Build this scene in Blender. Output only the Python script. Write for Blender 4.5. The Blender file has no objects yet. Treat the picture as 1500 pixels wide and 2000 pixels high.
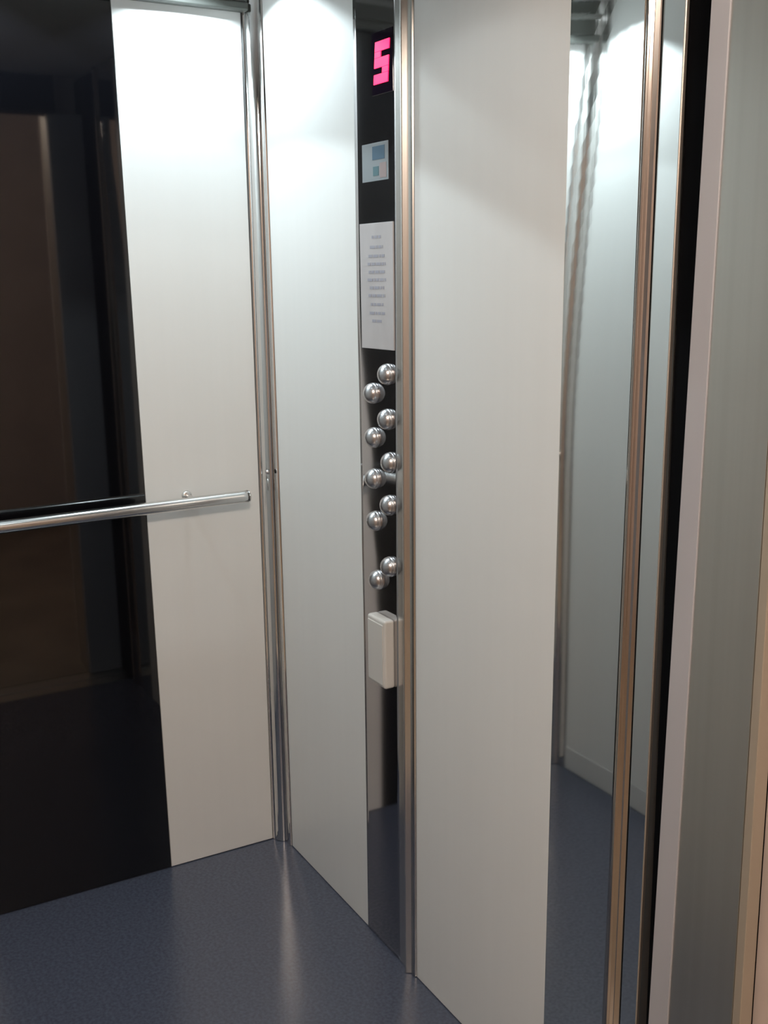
import bpy, bmesh, math
from mathutils import Vector, Matrix

SC = bpy.context.scene
COL = SC.collection

# ------------------------------------------------------------------ materials
def new_mat(name):
    m = bpy.data.materials.new(name)
    m.use_nodes = True
    return m, m.node_tree.nodes, m.node_tree.links, m.node_tree.nodes['Principled BSDF']

def mat(name, color, rough=0.5, metal=0.0, ior=1.5, coat=0.0, spec=0.5):
    m, n, l, b = new_mat(name)
    b.inputs['Base Color'].default_value = (*color, 1)
    b.inputs['Roughness'].default_value = rough
    b.inputs['Metallic'].default_value = metal
    b.inputs['IOR'].default_value = ior
    b.inputs['Specular IOR Level'].default_value = spec
    b.inputs['Coat Weight'].default_value = coat
    return m

def textured(name, c1, c2, scale, rough, metal=0.0, bump=0.0, ior=1.5, detail=3.0, rough_var=0.0, contrast=(0.35, 0.65)):
    """Two-tone noise in object coordinates, with an optional bump; scale is (x, y, z)."""
    m, n, l, b = new_mat(name)
    tc = n.new('ShaderNodeTexCoord')
    mp = n.new('ShaderNodeMapping')
    mp.inputs['Scale'].default_value = scale
    nz = n.new('ShaderNodeTexNoise')
    nz.inputs['Scale'].default_value = 1.0
    nz.inputs['Detail'].default_value = detail
    rp = n.new('ShaderNodeValToRGB')
    rp.color_ramp.elements[0].position = contrast[0]
    rp.color_ramp.elements[1].position = contrast[1]
    rp.color_ramp.elements[0].color = (*c1, 1)
    rp.color_ramp.elements[1].color = (*c2, 1)
    l.new(tc.outputs['Object'], mp.inputs['Vector'])
    l.new(mp.outputs['Vector'], nz.inputs['Vector'])
    l.new(nz.outputs['Fac'], rp.inputs['Fac'])
    l.new(rp.outputs['Color'], b.inputs['Base Color'])
    b.inputs['Roughness'].default_value = rough
    b.inputs['Metallic'].default_value = metal
    b.inputs['IOR'].default_value = ior
    if rough_var:
        mr = n.new('ShaderNodeMapRange')
        mr.inputs['To Min'].default_value = rough - rough_var
        mr.inputs['To Max'].default_value = rough + rough_var
        l.new(nz.outputs['Fac'], mr.inputs['Value'])
        l.new(mr.outputs['Result'], b.inputs['Roughness'])
    if bump:
        bp = n.new('ShaderNodeBump')
        bp.inputs['Strength'].default_value = bump
        bp.inputs['Distance'].default_value = 0.002
        l.new(nz.outputs['Fac'], bp.inputs['Height'])
        l.new(bp.outputs['Normal'], b.inputs['Normal'])
    return m

def emit(name, color, strength, base=(0.02, 0.02, 0.02)):
    m, n, l, b = new_mat(name)
    b.inputs['Base Color'].default_value = (*base, 1)
    b.inputs['Emission Color'].default_value = (*color, 1)
    b.inputs['Emission Strength'].default_value = strength
    return m

M_PANEL = textured('pale_satin_laminate', (0.715, 0.715, 0.70), (0.725, 0.725, 0.71), (30, 30, 0.8), 0.36, 0.0, 0.0, 1.5)
M_BLACK = mat('black_glass', (0.003, 0.003, 0.004), 0.035, 0.0, 1.68)
M_CHROME = textured('polished_chrome', (0.70, 0.69, 0.68), (0.76, 0.75, 0.74), (8, 8, 0.8), 0.10, 1.0)
M_MIRROR = textured('mirror_stainless', (0.80, 0.815, 0.80), (0.83, 0.845, 0.83), (6, 6, 0.6), 0.035, 1.0)
M_COP = textured('black_mirror_stainless', (0.46, 0.45, 0.46), (0.50, 0.485, 0.49), (5, 5, 0.8), 0.07, 1.0)
M_STEEL = textured('brushed_stainless', (0.60, 0.575, 0.52), (0.635, 0.61, 0.555), (50, 50, 0.6), 0.34, 1.0, 0.0)
M_TRIM = textured('soft_chrome', (0.68, 0.66, 0.63), (0.73, 0.71, 0.68), (8, 8, 0.8), 0.24, 1.0)
M_CORNICE = mat('olive_grey_paint', (0.085, 0.09, 0.082), 0.45)
M_BEAD = mat('light_grey_paint', (0.20, 0.205, 0.195), 0.4)
M_ROD = textured('bronze_tinted_chrome', (0.46, 0.42, 0.385), (0.52, 0.475, 0.435), (8, 8, 0.8), 0.15, 1.0)
M_EDGE = mat('tan_satin_edge', (0.62, 0.54, 0.47), 0.45, 0.8)
M_ARCH = mat('warm_satin_steel', (0.44, 0.385, 0.31), 0.5, 0.5)
M_KICK = mat('pale_kick_strip', (0.60, 0.60, 0.595), 0.4)
M_SATIN = textured('satin_metal', (0.50, 0.50, 0.48), (0.58, 0.58, 0.56), (40, 40, 2), 0.22, 1.0)
M_RAIL = textured('satin_rail_steel', (0.66, 0.66, 0.65), (0.74, 0.74, 0.73), (30, 4, 30), 0.2, 1.0)
M_GREYPAINT = textured('grey_paint', (0.35, 0.35, 0.375), (0.38, 0.38, 0.405), (10, 10, 2), 0.45)
M_DARK = mat('shade_black', (0.003, 0.003, 0.004), 0.8, spec=0.1)  # near-black colour stands in for the darkness inside the door gap
M_FLOOR = textured('slate_vinyl_floor', (0.048, 0.056, 0.082), (0.068, 0.078, 0.112), (130, 130, 130), 0.24, 0.0, 0.005, 1.7, 5.0, 0.03)
M_LFLOOR = textured('brown_tile_floor', (0.22, 0.17, 0.12), (0.32, 0.25, 0.18), (3, 3, 3), 0.35)
M_LWALL = textured('warm_plaster', (0.50, 0.425, 0.385), (0.555, 0.475, 0.43), (4, 4, 4), 0.8, 0.0, 0.05)
M_CEIL = mat('white_ceiling', (0.62, 0.62, 0.62), 0.5)
M_SHELL = mat('grey_sheet_steel', (0.25, 0.25, 0.25), 0.6)
M_PLATE = textured('notice_plate', (0.43, 0.41, 0.415), (0.47, 0.45, 0.455), (20, 20, 8), 0.4)
M_INK = mat('faded_ink', (0.31, 0.31, 0.36), 0.6)
M_DISPLAY = mat('display_window', (0.010, 0.006, 0.014), 0.07)
M_LED = emit('red_led', (1.0, 0.012, 0.09), 3.2)
M_STICK = mat('sticker_paper', (0.20, 0.225, 0.24), 0.5)
M_BLUE = mat('sticker_blue', (0.04, 0.09, 0.14), 0.5)
M_TEAL = mat('sticker_teal', (0.06, 0.13, 0.15), 0.5)
M_PINK = mat('sticker_pink', (0.26, 0.20, 0.195), 0.5)
M_BOX = mat('white_plastic', (0.60, 0.58, 0.55), 0.35)
M_LENS = emit('lamp_lens', (0.88, 0.96, 1.0), 6.0, (0.8, 0.8, 0.8))
M_WARM = emit('warm_lamp_glass', (1.0, 0.75, 0.5), 4.0, (0.8, 0.8, 0.8))
M_BUTTON = textured('button_chrome', (0.50, 0.49, 0.50), (0.56, 0.55, 0.56), (30, 30, 30), 0.30, 1.0)

# ------------------------------------------------------------------ mesh helpers
def link(name, bm, material, parent=None, smooth=False):
    me = bpy.data.meshes.new(name)
    bmesh.ops.recalc_face_normals(bm, faces=bm.faces)
    if parent is not None:                      # coordinates are given in the world
        bmesh.ops.translate(bm, verts=bm.verts, vec=-Vector(parent['_w']))
    bm.to_mesh(me); bm.free()
    me.materials.append(material)
    if smooth:
        for p in me.polygons: p.use_smooth = True
    o = bpy.data.objects.new(name, me)
    COL.objects.link(o)
    o['_w'] = (0.0, 0.0, 0.0) if parent is None else tuple(parent['_w'])
    if parent is not None: o.parent = parent
    return o

def centre_origin(o, pt):
    """Put a top-level mesh's origin at a point of its base."""
    o.data.transform(Matrix.Translation(-Vector(pt)))
    o.location = pt
    return o

def thing(name, label, cat, loc, group=None):
    o = bpy.data.objects.new(name, None)
    o.empty_display_size = 0.05
    COL.objects.link(o)
    o.location = loc
    o['_w'] = tuple(loc)
    o['label'] = label; o['category'] = cat; o['kind'] = 'thing'
    if group: o['group'] = group
    return o

def tag(o, label, cat, group=None):
    o['label'] = label; o['category'] = cat; o['kind'] = 'thing'
    if group: o['group'] = group
    return o

def structure(name, bm, material):
    o = link(name, bm, material)
    o['kind'] = 'structure'
    return o

def add_prism(bm, bot, top, z0, z1):
    """Solid between two like polygons (x, y) at heights z0 and z1."""
    n = len(bot)
    a = [bm.verts.new((x, y, z0)) for x, y in bot]
    b = [bm.verts.new((x, y, z1)) for x, y in top]
    bm.faces.new(a[::-1]); bm.faces.new(b)
    for i in range(n):
        j = (i + 1) % n
        bm.faces.new((a[i], a[j], b[j], b[i]))

def prism(bot, top, z0, z1, bevel=0.0, segs=2):
    bm = bmesh.new()
    add_prism(bm, bot, top, z0, z1)
    if bevel:
        bmesh.ops.bevel(bm, geom=list(bm.edges), offset=bevel, segments=segs, profile=0.5, affect='EDGES')
    return bm

def box(x0, x1, y0, y1, z0, z1, bevel=0.0, segs=2):
    q = [(x0, y0), (x1, y0), (x1, y1), (x0, y1)]
    return prism(q, q, z0, z1, bevel, segs)

def sweep(path, r, n=20, ends=True):
    """Round tube through points."""
    bm = bmesh.new()
    rings = []
    for i, p in enumerate(path):
        p = Vector(p)
        d = (Vector(path[min(i + 1, len(path) - 1)]) - Vector(path[max(i - 1, 0)])).normalized()
        s = d.cross(Vector((0, 0, 1)))
        if s.length < 1e-4: s = Vector((1, 0, 0))
        s.normalize(); t = s.cross(d)
        rr = r[i] if isinstance(r, (list, tuple)) else r
        rings.append([bm.verts.new(p + s * rr * math.cos(2 * math.pi * k / n) + t * rr * math.sin(2 * math.pi * k / n)) for k in range(n)])
    for a, b in zip(rings, rings[1:]):
        for k in range(n):
            bm.faces.new((a[k], a[(k + 1) % n], b[(k + 1) % n], b[k]))
    if ends:
        bm.faces.new(rings[0][::-1]); bm.faces.new(rings[-1])
    return bm

def lathe_y(cx, y0, cz, prof, n=32):
    """Profile of (radius, distance out of the wall) turned about an axis along -y."""
    bm = bmesh.new()
    rings = []
    for r, h in prof:
        if r < 1e-6:
            rings.append([bm.verts.new((cx, y0 - h, cz))])
        else:
            rings.append([bm.verts.new((cx + r * math.cos(2 * math.pi * k / n), y0 - h, cz + r * math.sin(2 * math.pi * k / n))) for k in range(n)])
    for a, b in zip(rings, rings[1:]):
        for k in range(n):
            k2 = (k + 1) % n
            if len(b) == 1: bm.faces.new((a[k], a[k2], b[0]))
            elif len(a) == 1: bm.faces.new((a[0], b[k2], b[k]))
            else: bm.faces.new((a[k], a[k2], b[k2], b[k]))
    return bm

def lathe_z(cx, cy, prof, n=40):
    bm = bmesh.new()
    rings = []
    for r, z in prof:
        if r < 1e-6: rings.append([bm.verts.new((cx, cy, z))])
        else: rings.append([bm.verts.new((cx + r * math.cos(2 * math.pi * k / n), cy + r * math.sin(2 * math.pi * k / n), z)) for k in range(n)])
    for a, b in zip(rings, rings[1:]):
        for k in range(n):
            k2 = (k + 1) % n
            if len(b) == 1: bm.faces.new((a[k], a[k2], b[0]))
            elif len(a) == 1: bm.faces.new((a[0], b[k2], b[k]))
            else: bm.faces.new((a[k], a[k2], b[k2], b[k]))
    return bm

H = 2.285            # ceiling of the lift car
W = 0.965            # width of the car
D = 1.460            # depth of the car
T = 0.004            # sheet thickness

def lean(xb, xt, h=2.0):
    """x at the floor and at the top, from values measured low and high."""
    return xb, xt

def wall_sheet(x_bl, x_br, x_tl, x_tr, z0=0.002, z1=H - 0.002, y=0.0, t=T, bevel=0.001):
    """Sheet standing on the right wall (facing -y)."""
    return prism([(x_bl, y), (x_br, y), (x_br, y + t), (x_bl, y + t)],
                 [(x_tl, y), (x_tr, y), (x_tr, y + t), (x_tl, y + t)], z0, z1, bevel, 1)

def curved_sheet(xbl, xbr, xtl, xtr, fn, y=0.0, t=0.004, z0=0.002, z1=H - 0.002, nx=8, nz=90):
    """Thin metal sheet on the right wall whose face bows by fn(u, z) towards the car."""
    bm = bmesh.new()
    front, back = [], []
    for k in range(nz + 1):
        w = k / nz; z = z0 + (z1 - z0) * w
        a, b = xbl + (xtl - xbl) * w, xbr + (xtr - xbr) * w
        fr, bk = [], []
        for i in range(nx + 1):
            u = i / nx; x = a + (b - a) * u
            fr.append(bm.verts.new((x, y - fn(x, z), z)))
            bk.append(bm.verts.new((x, y + t, z)))
        front.append(fr); back.append(bk)
    for g in (front, back):
        for k in range(nz):
            for i in range(nx):
                bm.faces.new((g[k][i], g[k][i + 1], g[k + 1][i + 1], g[k + 1][i]))
    for k in range(nz):
        for i in (0, nx):
            bm.faces.new((front[k][i], front[k + 1][i], back[k + 1][i], back[k][i]))
    for i in range(nx):
        for k in (0, nz):
            bm.faces.new((front[k][i], front[k][i + 1], back[k][i + 1], back[k][i]))
    return bm

def sstep(a, b, v):
    t = max(0.0, min(1.0, (v - a) / (b - a)))
    return t * t * (3 - 2 * t)

# ------------------------------------------------------------------ the setting
structure('floor', box(-0.05, D, -W - 0.05, 0.05, -0.05, 0.0), M_FLOOR)
structure('ceiling', box(-0.05, D + 0.17, -W - 0.05, 0.05, H, H + 0.04), M_CEIL)
structure('wall_left', box(-0.045, -0.0045, -W - 0.05, 0.05, 0.0, H), M_SHELL)
structure('wall_right', box(-0.0045, 1.434, 0.0065, 0.045, 0.0, H), M_SHELL)
structure('wall_opposite', box(-0.0045, 1.375, -W - 0.045, -W - 0.0045, 0.0, H), M_SHELL)
# shaft side of the doorway, black to paint in the shade of the gap
structure('wall_shaft', box(D, 1.95, 0.004, 0.045, -0.05, H), M_DARK)
# landing
XL = 1.7637
structure('floor_landing', box(1.62, 4.6, -2.6, 1.8, -0.05, 0.0), M_LFLOOR)
structure('wall_back', box(4.6, 4.65, -2.6, 1.8, 0.0, 2.6), M_LWALL)
structure('wall_landing', box(1.752, 1.95, -0.093, 1.8, 0.0, 2.6), M_LWALL)
structure('wall_landing_opposite', box(1.64, 1.75, -2.6, -1.10, 0.0, 2.6), M_LWALL)
structure('wall_lintel', box(1.64, 1.75, -1.10, -0.10, 2.16, 2.6), M_DARK)
structure('wall_north', box(1.95, 4.6, 1.75, 1.8, 0.0, 2.6), M_LWALL)
structure('wall_south', box(1.75, 4.6, -2.65, -2.6, 0.0, 2.6), M_LWALL)
structure('ceiling_landing', box(1.64, 4.65, -2.6, 1.8, 2.6, 2.64), M_CEIL)
structure('baseboard_opposite', box(0.066, 1.37, -W + 0.0006, -W + 0.0022, 0.002, 0.075, 0.0003, 1), M_KICK)

# ------------------------------------------------------------------ left wall (x = 0)
def left_sheet(y0b, y1b, y0t, y1t, t=T, z0=0.002, z1=H - 0.002):
    return prism([(-t, y0b), (0, y0b), (0, y1b), (-t, y1b)], [(-t, y0t), (0, y0t), (0, y1t), (-t, y1t)], z0, z1, 0.001, 1)

YS = (-0.3275, -0.3505)     # seam between the pale and the black sheet, at floor and top
o = link('laminate_panel', left_sheet(YS[0] + 0.0005, -0.0305, YS[1] + 0.0005, -0.0335), M_PANEL)
tag(centre_origin(o, (0, -0.18, 0.002)), 'pale wall panel between black glass and corner column, behind the handrail end', 'panel', 'pale wall panels of the lift car')
o = link('black_glass', left_sheet(-0.7905, YS[0] - 0.0005, -0.7905, YS[1] - 0.0005), M_BLACK)
tag(centre_origin(o, (0, -0.63, 0.002)), 'glossy black glass wall panel behind the handrail', 'panel')

o = link('laminate_panel', left_sheet(-W + 0.0335, -0.7915, -W + 0.0335, -0.7915), M_PANEL)
tag(centre_origin(o, (0, -0.86, 0.002)), 'pale wall panel beyond the black glass, glimpsed in the top of the mirror strip', 'panel', 'pale wall panels of the lift car')

# cornice: stepped metal box under the ceiling, along the left wall
t = thing('cornice', 'grey metal cornice running along the top of the left wall', 'cornice', (0.015, -0.45, 2.177))
def cornice_bm(x1, z0, z1, y0, y1):
    return box(0.0005, x1, y0, y1, z0, z1, 0.004, 3)
link('body', cornice_bm(0.024, 2.197, H - 0.0025, -W + 0.01, -0.024), M_CORNICE, t)
link('lower_lip', cornice_bm(0.030, 2.177, 2.1965, -W + 0.01, -0.024), M_CORNICE, t)
link('upper_bead', cornice_bm(0.032, 2.236, 2.250, -W + 0.01, -0.025), M_BEAD, t)

# handrail
t = thing('handrail', 'round satin steel handrail across the black glass and pale panel', 'handrail', (0.0, -0.48, 1.008))
def zr(y): return 1.0075 + 0.006 * (-(y) - 0.087) / 0.6 * -1.0
ys = [-0.089 - 0.0155 * k for k in range(53)]
link('rail', sweep([(0.06, y, zr(y)) for y in ys], 0.0155, 28), M_RAIL, t, True)
bm = sweep([(0.06, -0.0868, zr(-0.0868)), (0.06, -0.0855, zr(-0.0855)), (0.06, -0.0892, zr(-0.0892))], [0.0135, 0.0150, 0.0160], 28)
link('end_cap', bm, M_CHROME, t, True)
for y in (-0.231, -0.76):
    b = link('bracket', sweep([(0.0005, y, zr(y) + 0.007), (0.03, y, zr(y) + 0.008), (0.052, y, zr(y) + 0.004)], 0.0065, 16), M_CHROME, t, True)
    link('rosette', sweep([(0.0005, y, zr(y) + 0.007), (0.004, y, zr(y) + 0.007), (0.006, y, zr(y) + 0.007)], [0.014, 0.013, 0.010], 24), M_CHROME, b, True)

# ------------------------------------------------------------------ corner columns
def column_profile(mirror=False, leg=0.0645):
    """Chrome corner profile: flange on the left wall, a quarter round, a groove, a flange on the right wall."""
    pts = [(0.0005, -0.0300), (0.0035, -0.0295), (0.0045, -0.0265), (0.0065, -0.0250)]
    cx, cy, r = 0.006, -0.006, 0.0245
    for k in range(13):
        a = math.radians(-90 + 90 * k / 12)
        pts.append((cx + r * math.cos(a) * 1.05, cy + r * math.sin(a) * 0.9 + 0.0035))
    pts += [(0.0335, -0.0020), (0.0365, -0.0040), (0.0420, -0.0048), (leg - 0.004, -0.0045), (leg - 0.0010, -0.0035), (leg, -0.0005), (0.0005, -0.0005)]
    if mirror:
        pts = [(x, -W - y) for x, y in pts]
    return pts

t = thing('corner_column', 'chrome corner column between left pale panel and narrow right pale panel', 'column', (0.02, -0.015, 0.0), 'chrome corner columns')
p = column_profile()
pt = [(x * (0.055 / 0.0645) if x > 0.035 else x, y) for x, y in p]
c = link('profile', prism(p, pt, 0.002, H - 0.002), M_CHROME, t, False)
link('screw', lathe_y(0.0265, -0.0195, 1.058, [(0.0062, -0.004), (0.0062, 0.001), (0.005, 0.0026), (0.0, 0.0034)], 20), M_BUTTON, t, True)
t = thing('corner_column', 'chrome corner column reflected at left edge of the mirror strip', 'column', (0.02, -W + 0.015, 0.0), 'chrome corner columns')
p = column_profile(True)
link('profile', prism(p, p, 0.002, H - 0.002), M_CHROME, t, False)

# ------------------------------------------------------------------ right wall (y = 0)
def xs(b, tp, z):            # linear edge
    return b + (tp - b) * z / 2.0

E_COL = (0.0655, 0.0555)
E_COPL = (0.5115, 0.5235)
E_COPR = (0.6690, 0.6885)
E_STR = (0.7390, 0.7535)
E_WIDE = (1.1985, 1.2160)
E_TRL = (1.3560, 1.3840)
E_TRR = (1.4020, 1.4145)
E_EDGE = (1.4372, 1.4570)
E_GAP = (1.4410, 1.4610)

def sheet_between(a, b, g=0.0005, y=0.0, t=T):
    return wall_sheet(xs(*a, 0) + g, xs(*b, 0) - g, xs(*a, H) + g, xs(*b, H) - g, y=y, t=t)

o = link('laminate_panel', sheet_between(E_COL, E_COPL), M_PANEL)
tag(centre_origin(o, (0.29, 0, 0.002)), 'narrow pale wall panel between corner column and black button panel', 'panel', 'pale wall panels of the lift car')
o = link('laminate_panel', sheet_between(E_STR, E_WIDE), M_PANEL)
tag(centre_origin(o, (0.97, 0, 0.002)), 'wide pale wall panel between button panel and mirror strip', 'panel', 'pale wall panels of the lift car')
o = link('laminate_panel', box(0.066, 1.373, -W - T, -W, 0.002, H - 0.002, 0.001, 1), M_PANEL)
tag(centre_origin(o, (0.7, -W, 0.002)), 'pale wall panel seen only as reflection in the mirror strips', 'panel', 'pale wall panels of the lift car')

# mirror strips
TW = 0.026
def bow_mirror(x, z):
    d = TW * 0.95 * (max(0.0, min(z, 2.0) - 1.25) / 0.62) ** 1.7
    return 0.0005 + d * (x - 1.20) * 1.0
def mirror_between(a, b, fn):
    g = 0.0005
    return curved_sheet(xs(*a, 0) + g, xs(*b, 0) - g, xs(*a, H) + g, xs(*b, H) - g, fn)
o = link('mirror_strip', mirror_between(E_WIDE, E_TRL, bow_mirror), M_MIRROR, None, False)
tag(centre_origin(o, (1.29, 0, 0.002)), 'wide polished mirror strip right beside the wide pale panel', 'mirror', 'mirror steel strips')
o = link('mirror_strip', mirror_between(E_TRR, E_EDGE, lambda x, z: 0.0005), M_MIRROR)
tag(centre_origin(o, (1.43, 0, 0.002)), 'thin polished mirror strip between chrome rod and black door gap', 'mirror', 'mirror steel strips')

# ribbed rod between the two mirror strips
def rod_prof(z):
    a, b = xs(*E_TRL, z) + 0.0005, xs(*E_TRR, z) - 0.0005
    f = lambda u, d: (a + (b - a) * u, -d)
    return [f(0, -0.003), f(0, 0.001), f(0.40, 0.0125), f(0.46, 0.0148), f(0.53, 0.0158), f(0.60, 0.0150), f(0.68, 0.0125), f(0.80, 0.0085), f(0.97, 0.002), f(1, -0.003)]
o = link('chrome_rod', prism(rod_prof(0.002), rod_prof(H - 0.002), 0.002, H - 0.002), M_ROD)
tag(centre_origin(o, (1.39, 0, 0.002)), 'ribbed chrome rod standing between the two mirror strips', 'rod')
o = link('edge_strip', sheet_between(E_EDGE, E_GAP, 0.0002, -0.003, 0.0065), M_EDGE)
tag(centre_origin(o, (1.45, 0, 0.002)), 'slim satin metal edge strip beside the black door gap', 'edge strip')

# stepped chrome moulding beside the button panel
def moulding_prof(z):
    a, b = xs(*E_COPR, z) + 0.0005, xs(*E_STR, z) - 0.0005
    w = b - a
    f = lambda u, d: (a + w * u, -d)
    return [f(0, -0.003), f(0, 0.003), f(0.48, 0.004), f(0.56, 0.0120), f(0.585, 0.0142), f(0.61, 0.0150), f(0.635, 0.0145), f(0.655, 0.0130),
            f(0.755, 0.0035), f(0.97, 0.003), f(1, 0.0), f(1, -0.003)]
o = link('moulding', prism(moulding_prof(0.002), moulding_prof(H - 0.002), 0.002, H - 0.002), M_TRIM)
tag(centre_origin(o, (0.71, 0, 0.002)), 'ribbed chrome moulding between black button panel and wide pale panel', 'moulding')

# ------------------------------------------------------------------ button panel
cop = thing('button_panel', 'tall black polished lift button panel with chrome push buttons and red floor display', 'button panel', (0.594, 0.0, 0.0))
def bow_cop(x, z):
    d = -(0.014 * sstep(0.70, 1.0, z) + 0.008 * sstep(1.05, 1.25, z) + 0.026 * sstep(1.22, 1.55, z))
    # slight waviness of the thin sheet round the buttons
    wv = 0.0007 * math.sin(z * 27.0 + 0.6) * math.exp(-((z - 1.05) / 0.22) ** 2) * math.sin((x - 0.515) / 0.16 * math.pi)
    return 0.0015 + d * (x - 0.625) + wv
def cop_bm():
    g = 0.0005
    return curved_sheet(xs(*E_COPL, 0) + g, xs(*E_COPR, 0) - g, xs(*E_COPL, H) + g, xs(*E_COPR, H) - g, bow_cop, t=0.006, nx=14, nz=200)
link('face_plate', cop_bm(), M_COP, cop, True)
def on_face(x0, x1, z0, z1, lift, bevel=0.0005, segs=1, sink=0.0015):
    """Flat plate lying on the bowed face, standing lift in front of it."""
    q = lambda z: [(x0, -bow_cop(x0, z) - lift), (x1, -bow_cop(x1, z) - lift), (x1, -bow_cop(x1, z) + sink), (x0, -bow_cop(x0, z) + sink)]
    return prism(q(z0), q(z1), z0, z1, bevel, segs)
# floor display: window and slanted seven-segment 5
d = link('display', on_face(0.597, 0.674, 1.905, 2.022, 0.0012), M_DISPLAY, cop)
d['label'] = 'dark display window'
bm = bmesh.new()
def seg(x0, z0, x1, z1, th):
    sl = 0.10
    q = [(x0, z0), (x1, z0), (x1, z1), (x0, z1)]
    v = []
    for lf in (0.0010, 0.0028):
        v.append([bm.verts.new((x + sl * (z - 1.964), -bow_cop(x + sl * (z - 1.964), z) - lf, z)) for x, z in q])
    bm.faces.new(v[0]); bm.faces.new(v[1][::-1])
    for i in range(4):
        bm.faces.new((v[0][i], v[0][(i + 1) % 4], v[1][(i + 1) % 4], v[1][i]))
DX0, DX1, DZ0, DZ1 = 0.609, 0.661, 1.925, 2.003
dt, dh = 0.022, 0.018
zm = (DZ0 + DZ1) / 2
seg(DX0, DZ1 - dh, DX1, DZ1, 0)
seg(DX0, zm - dh / 2, DX1, zm + dh / 2, 0)
seg(DX0, DZ0, DX1, DZ0 + dh, 0)
seg(DX0, zm + dh / 2 + 0.0008, DX0 + dt, DZ1 - dh - 0.0008, 0)
seg(DX1 - dt, DZ0 + dh + 0.0008, DX1, zm - dh / 2 - 0.0008, 0)
g5 = link('digit', bm, M_LED, d)
g5['label'] = 'glowing red digit 5'
# small sticker
s = link('sticker', on_face(0.553, 0.653, 1.742, 1.816, 0.0008, 0.0003), M_STICK, cop)
s['label'] = 'small pale blue sticker'
for x0, x1, z0, z1, m in ((0.594, 0.640, 1.783, 1.809, M_BLUE), (0.596, 0.617, 1.752, 1.770, M_TEAL), (0.622, 0.646, 1.747, 1.776, M_PINK)):
    link('pictogram', on_face(x0, x1, z0, z1, 0.0013, 0.0, 1, -0.0006), m, s)
# notice plate with faint lines of text
nz = link('notice_plate', on_face(0.5400, 0.6690, 1.404, 1.660, 0.002, 0.0008, 2), M_PLATE, cop)
nz['label'] = 'pale notice plate with faint text'
bm = bmesh.new()
rows = [(1.632, 0.035), (1.612, 0.050), (1.594, 0.062), (1.578, 0.070), (1.562, 0.062), (1.546, 0.072), (1.530, 0.056), (1.514, 0.066), (1.496, 0.050), (1.478, 0.060), (1.462, 0.040)]
for i, (z, w) in enumerate(rows):
    x = 0.606 - w / 2; k = 0
    while x < 0.606 + w / 2:
        ww = 0.007 + 0.004 * ((i * 7 + k * 5) % 4)
        x1 = min(x + ww, 0.606 + w / 2)
        f = lambda zz: [(x, -bow_cop(x, zz) - 0.0024), (x1, -bow_cop(x1, zz) - 0.0024), (x1, -bow_cop(x1, zz) - 0.0015), (x, -bow_cop(x, zz) - 0.0015)]
        add_prism(bm, f(z - 0.0028), f(z + 0.0028), z - 0.0028, z + 0.0028)
        x = x1 + 0.0035; k += 1
link('text_lines', bm, M_INK, nz)
# chrome dome push buttons in two staggered columns
R = 0.0218
dome = [(R * 1.02, -0.004), (R * 1.02, 0.002), (R * 1.01, 0.0035)] + [(R * math.cos(math.radians(a)), 0.0035 + R * 0.92 * math.sin(math.radians(a))) for a in range(0, 90, 9)] + [(0.0, 0.0035 + R * 0.92)]
first = None
for x, z in ((0.6435, 1.354), (0.641, 1.260), (0.653, 1.170), (0.646, 1.077), (0.646, 0.942),
             (0.583, 1.310), (0.585, 1.215), (0.583, 1.125), (0.585, 1.0315), (0.592, 0.900)):
    if first is None:
        first = link('push_button', lathe_y(x, -bow_cop(x, z), z, dome), M_BUTTON, cop, True)
        fx, fz, fy = x, z, -bow_cop(x, z)
    else:
        b = first.copy(); COL.objects.link(b); b.parent = cop
        b.location = (x - fx, -bow_cop(x, z) - fy, z - fz)
# protruding white plastic box near the bottom
bx = link('reader_box', box(0.5790, 0.6570, -0.0265, 0.0, 0.668, 0.824, 0.006, 4), M_BOX, cop, False)
bx['label'] = 'white plastic box on the panel'
link('box_cover', box(0.5850, 0.6510, -0.0285, -0.0255, 0.676, 0.814, 0.001, 2), M_BOX, bx)

# ------------------------------------------------------------------ doorway
t = thing('door_sill', 'grooved metal door sill below the black door gap', 'sill', (1.545, -0.5, -0.01))
link('sill_plate', box(D + 0.001, 1.535, -W, 0.0, -0.05, -0.002, 0.001, 1), M_STEEL, t)
link('sill_plate', box(1.545, 1.619, -1.0, 0.0, -0.05, -0.002, 0.001, 1), M_STEEL, t)

def jx(b, tp, z): return b + (tp - b) * (z - 0.55) / 1.3
JA = (1.6045, 1.632); JB = (1.6405, 1.6615); JC = (1.739, 1.778)
fr = thing('steel_frame', 'brushed steel landing door frame with grey inner edge at the right', 'door frame', (1.69, -0.11, 0.0))
def jamb(a, b, y0, y1, z0=0.001, z1=2.155):
    q = lambda z: [(jx(*a, z), y0), (jx(*b, z), y0), (jx(*b, z), y1), (jx(*a, z), y1)]
    return prism(q(z0), q(z1), z0, z1, 0.0005, 2)
e = link('inner_edge', jamb(JA, (JB[0] - 0.0006, JB[1] - 0.0006), -0.132, -0.004), M_GREYPAINT, fr)
e['label'] = 'matt grey edge strip'
link('jamb', jamb((JB[0], JB[1]), (1.750, 1.750), -0.130, -0.096), M_STEEL, fr)
link('architrave', prism([(1.7505, -0.130), (1.7637, -0.130), (1.7637, -0.109), (1.7505, -0.096)], [(1.7505, -0.130), (1.7637, -0.130), (1.7637, -0.109), (1.7505, -0.096)], 0.001, 2.155, 0.0012, 2), M_ARCH, fr)

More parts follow.
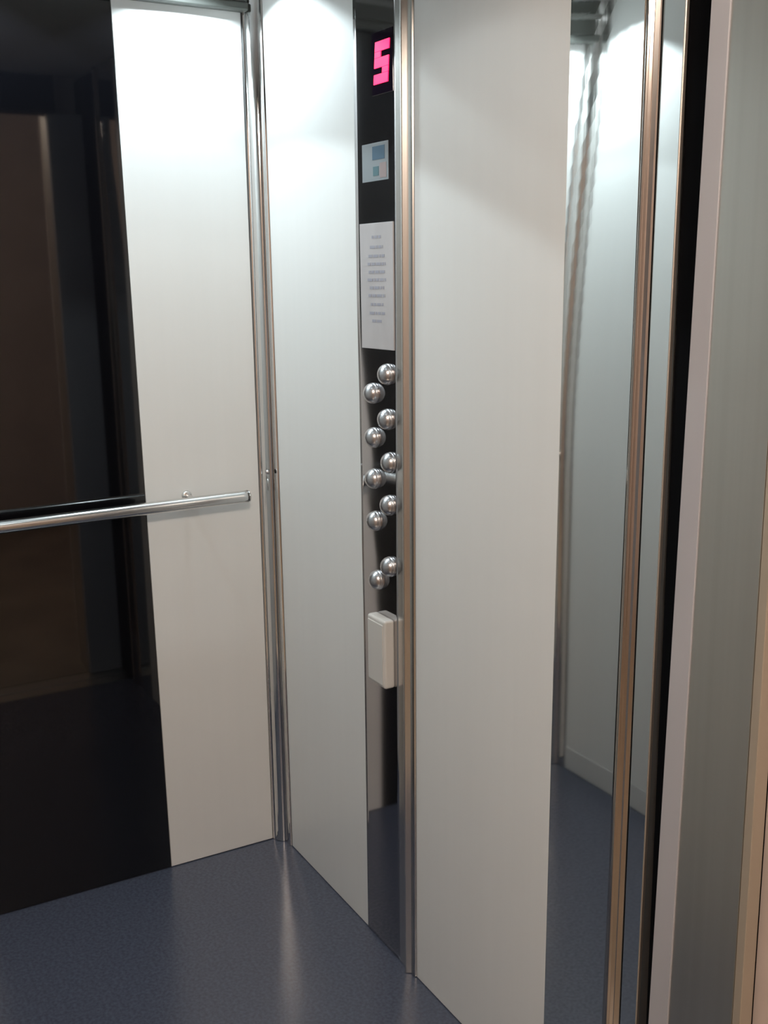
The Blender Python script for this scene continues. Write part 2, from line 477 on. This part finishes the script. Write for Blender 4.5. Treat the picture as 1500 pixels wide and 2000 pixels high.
# ------------------------------------------------------------------ lamps
def spot(name, loc, power, color, size_deg, blend, radius, parent):
    L = bpy.data.lights.new(name, 'SPOT')
    L.energy = power; L.color = color; L.spot_size = math.radians(size_deg); L.spot_blend = blend; L.shadow_soft_size = radius
    o = bpy.data.objects.new(name, L); COL.objects.link(o)
    o.parent = parent
    o.location = Vector(loc) - Vector(parent['_w'])
    return o
for i, (x, y, lab) in enumerate(((0.18, -0.19, 'round ceiling downlight above the corner with the handrail end'),
                                 (0.18, -0.78, 'round ceiling downlight above the black glass panel'),
                                 (0.95, -0.48, 'round ceiling downlight nearest the doorway'))):
    t = thing('downlight', lab, 'ceiling light', (x, y, H), 'ceiling downlights of the lift car')
    link('trim_ring', lathe_z(x, y, [(0.047, H - 0.0005), (0.047, H - 0.004), (0.040, H - 0.006), (0.034, H - 0.004), (0.034, H - 0.0005)]), M_CHROME, t, True)
    link('lens', lathe_z(x, y, [(0.033, H - 0.0008), (0.033, H - 0.003), (0.0, H - 0.004)]), M_LENS, t, True)
    spot('downlight_beam', (x, y, H - 0.02), (14.5, 23.0, 1.6)[i], (0.80, 0.94, 1.0), (125, 126, 118)[i], 0.05, 0.02, t)
t = thing('ceiling_lamp', 'warm round ceiling lamp on the landing outside the lift', 'ceiling light', (2.8, -1.05, 2.6))
link('shade', lathe_z(2.8, -1.05, [(0.13, 2.599), (0.13, 2.57), (0.10, 2.535), (0.05, 2.52), (0.0, 2.517)]), M_WARM, t, True)
L = bpy.data.lights.new('lamp_glow', 'POINT'); L.energy = 91.0; L.color = (1.0, 0.85, 0.72); L.shadow_soft_size = 0.12
o = bpy.data.objects.new('lamp_glow', L); COL.objects.link(o); o.parent = t; o.location = (0, 0, -0.22)

# ------------------------------------------------------------------ world, camera
w = bpy.data.worlds.new('World'); SC.world = w; w.use_nodes = True
w.node_tree.nodes['Background'].inputs['Color'].default_value = (0.01, 0.01, 0.012, 1)
w.node_tree.nodes['Background'].inputs['Strength'].default_value = 0.3

cd = bpy.data.cameras.new('camera'); cam = bpy.data.objects.new('camera', cd); COL.objects.link(cam)
cd.sensor_fit = 'VERTICAL'; cd.sensor_height = 36.0; cd.lens = 2113.47 / 2000 * 36.0
cd.clip_start = 0.02
yaw, pitch, roll = 1.06066133, 0.21320518, -0.01324411
fw = Vector((-math.sin(yaw) * math.cos(pitch), math.cos(yaw) * math.cos(pitch), -math.sin(pitch)))
r = fw.cross(Vector((0, 0, 1))).normalized(); u = r.cross(fw)
r2 = r * math.cos(roll) + u * math.sin(roll); u2 = u * math.cos(roll) - r * math.sin(roll)
m3 = Matrix((r2, u2, -fw)).transposed()
cam.matrix_world = Matrix.Translation((2.60535, -1.11331, 1.55)) @ m3.to_4x4()
SC.camera = cam

for ob in bpy.data.objects:
    if '_w' in ob: del ob['_w']

SC.view_settings.view_transform = 'Standard'
SC.view_settings.look = 'None'
SC.view_settings.gamma = 1.0
SC.view_settings.exposure = 0.0
SC.view_settings.use_curve_mapping = False
SC.cycles.use_denoising = True
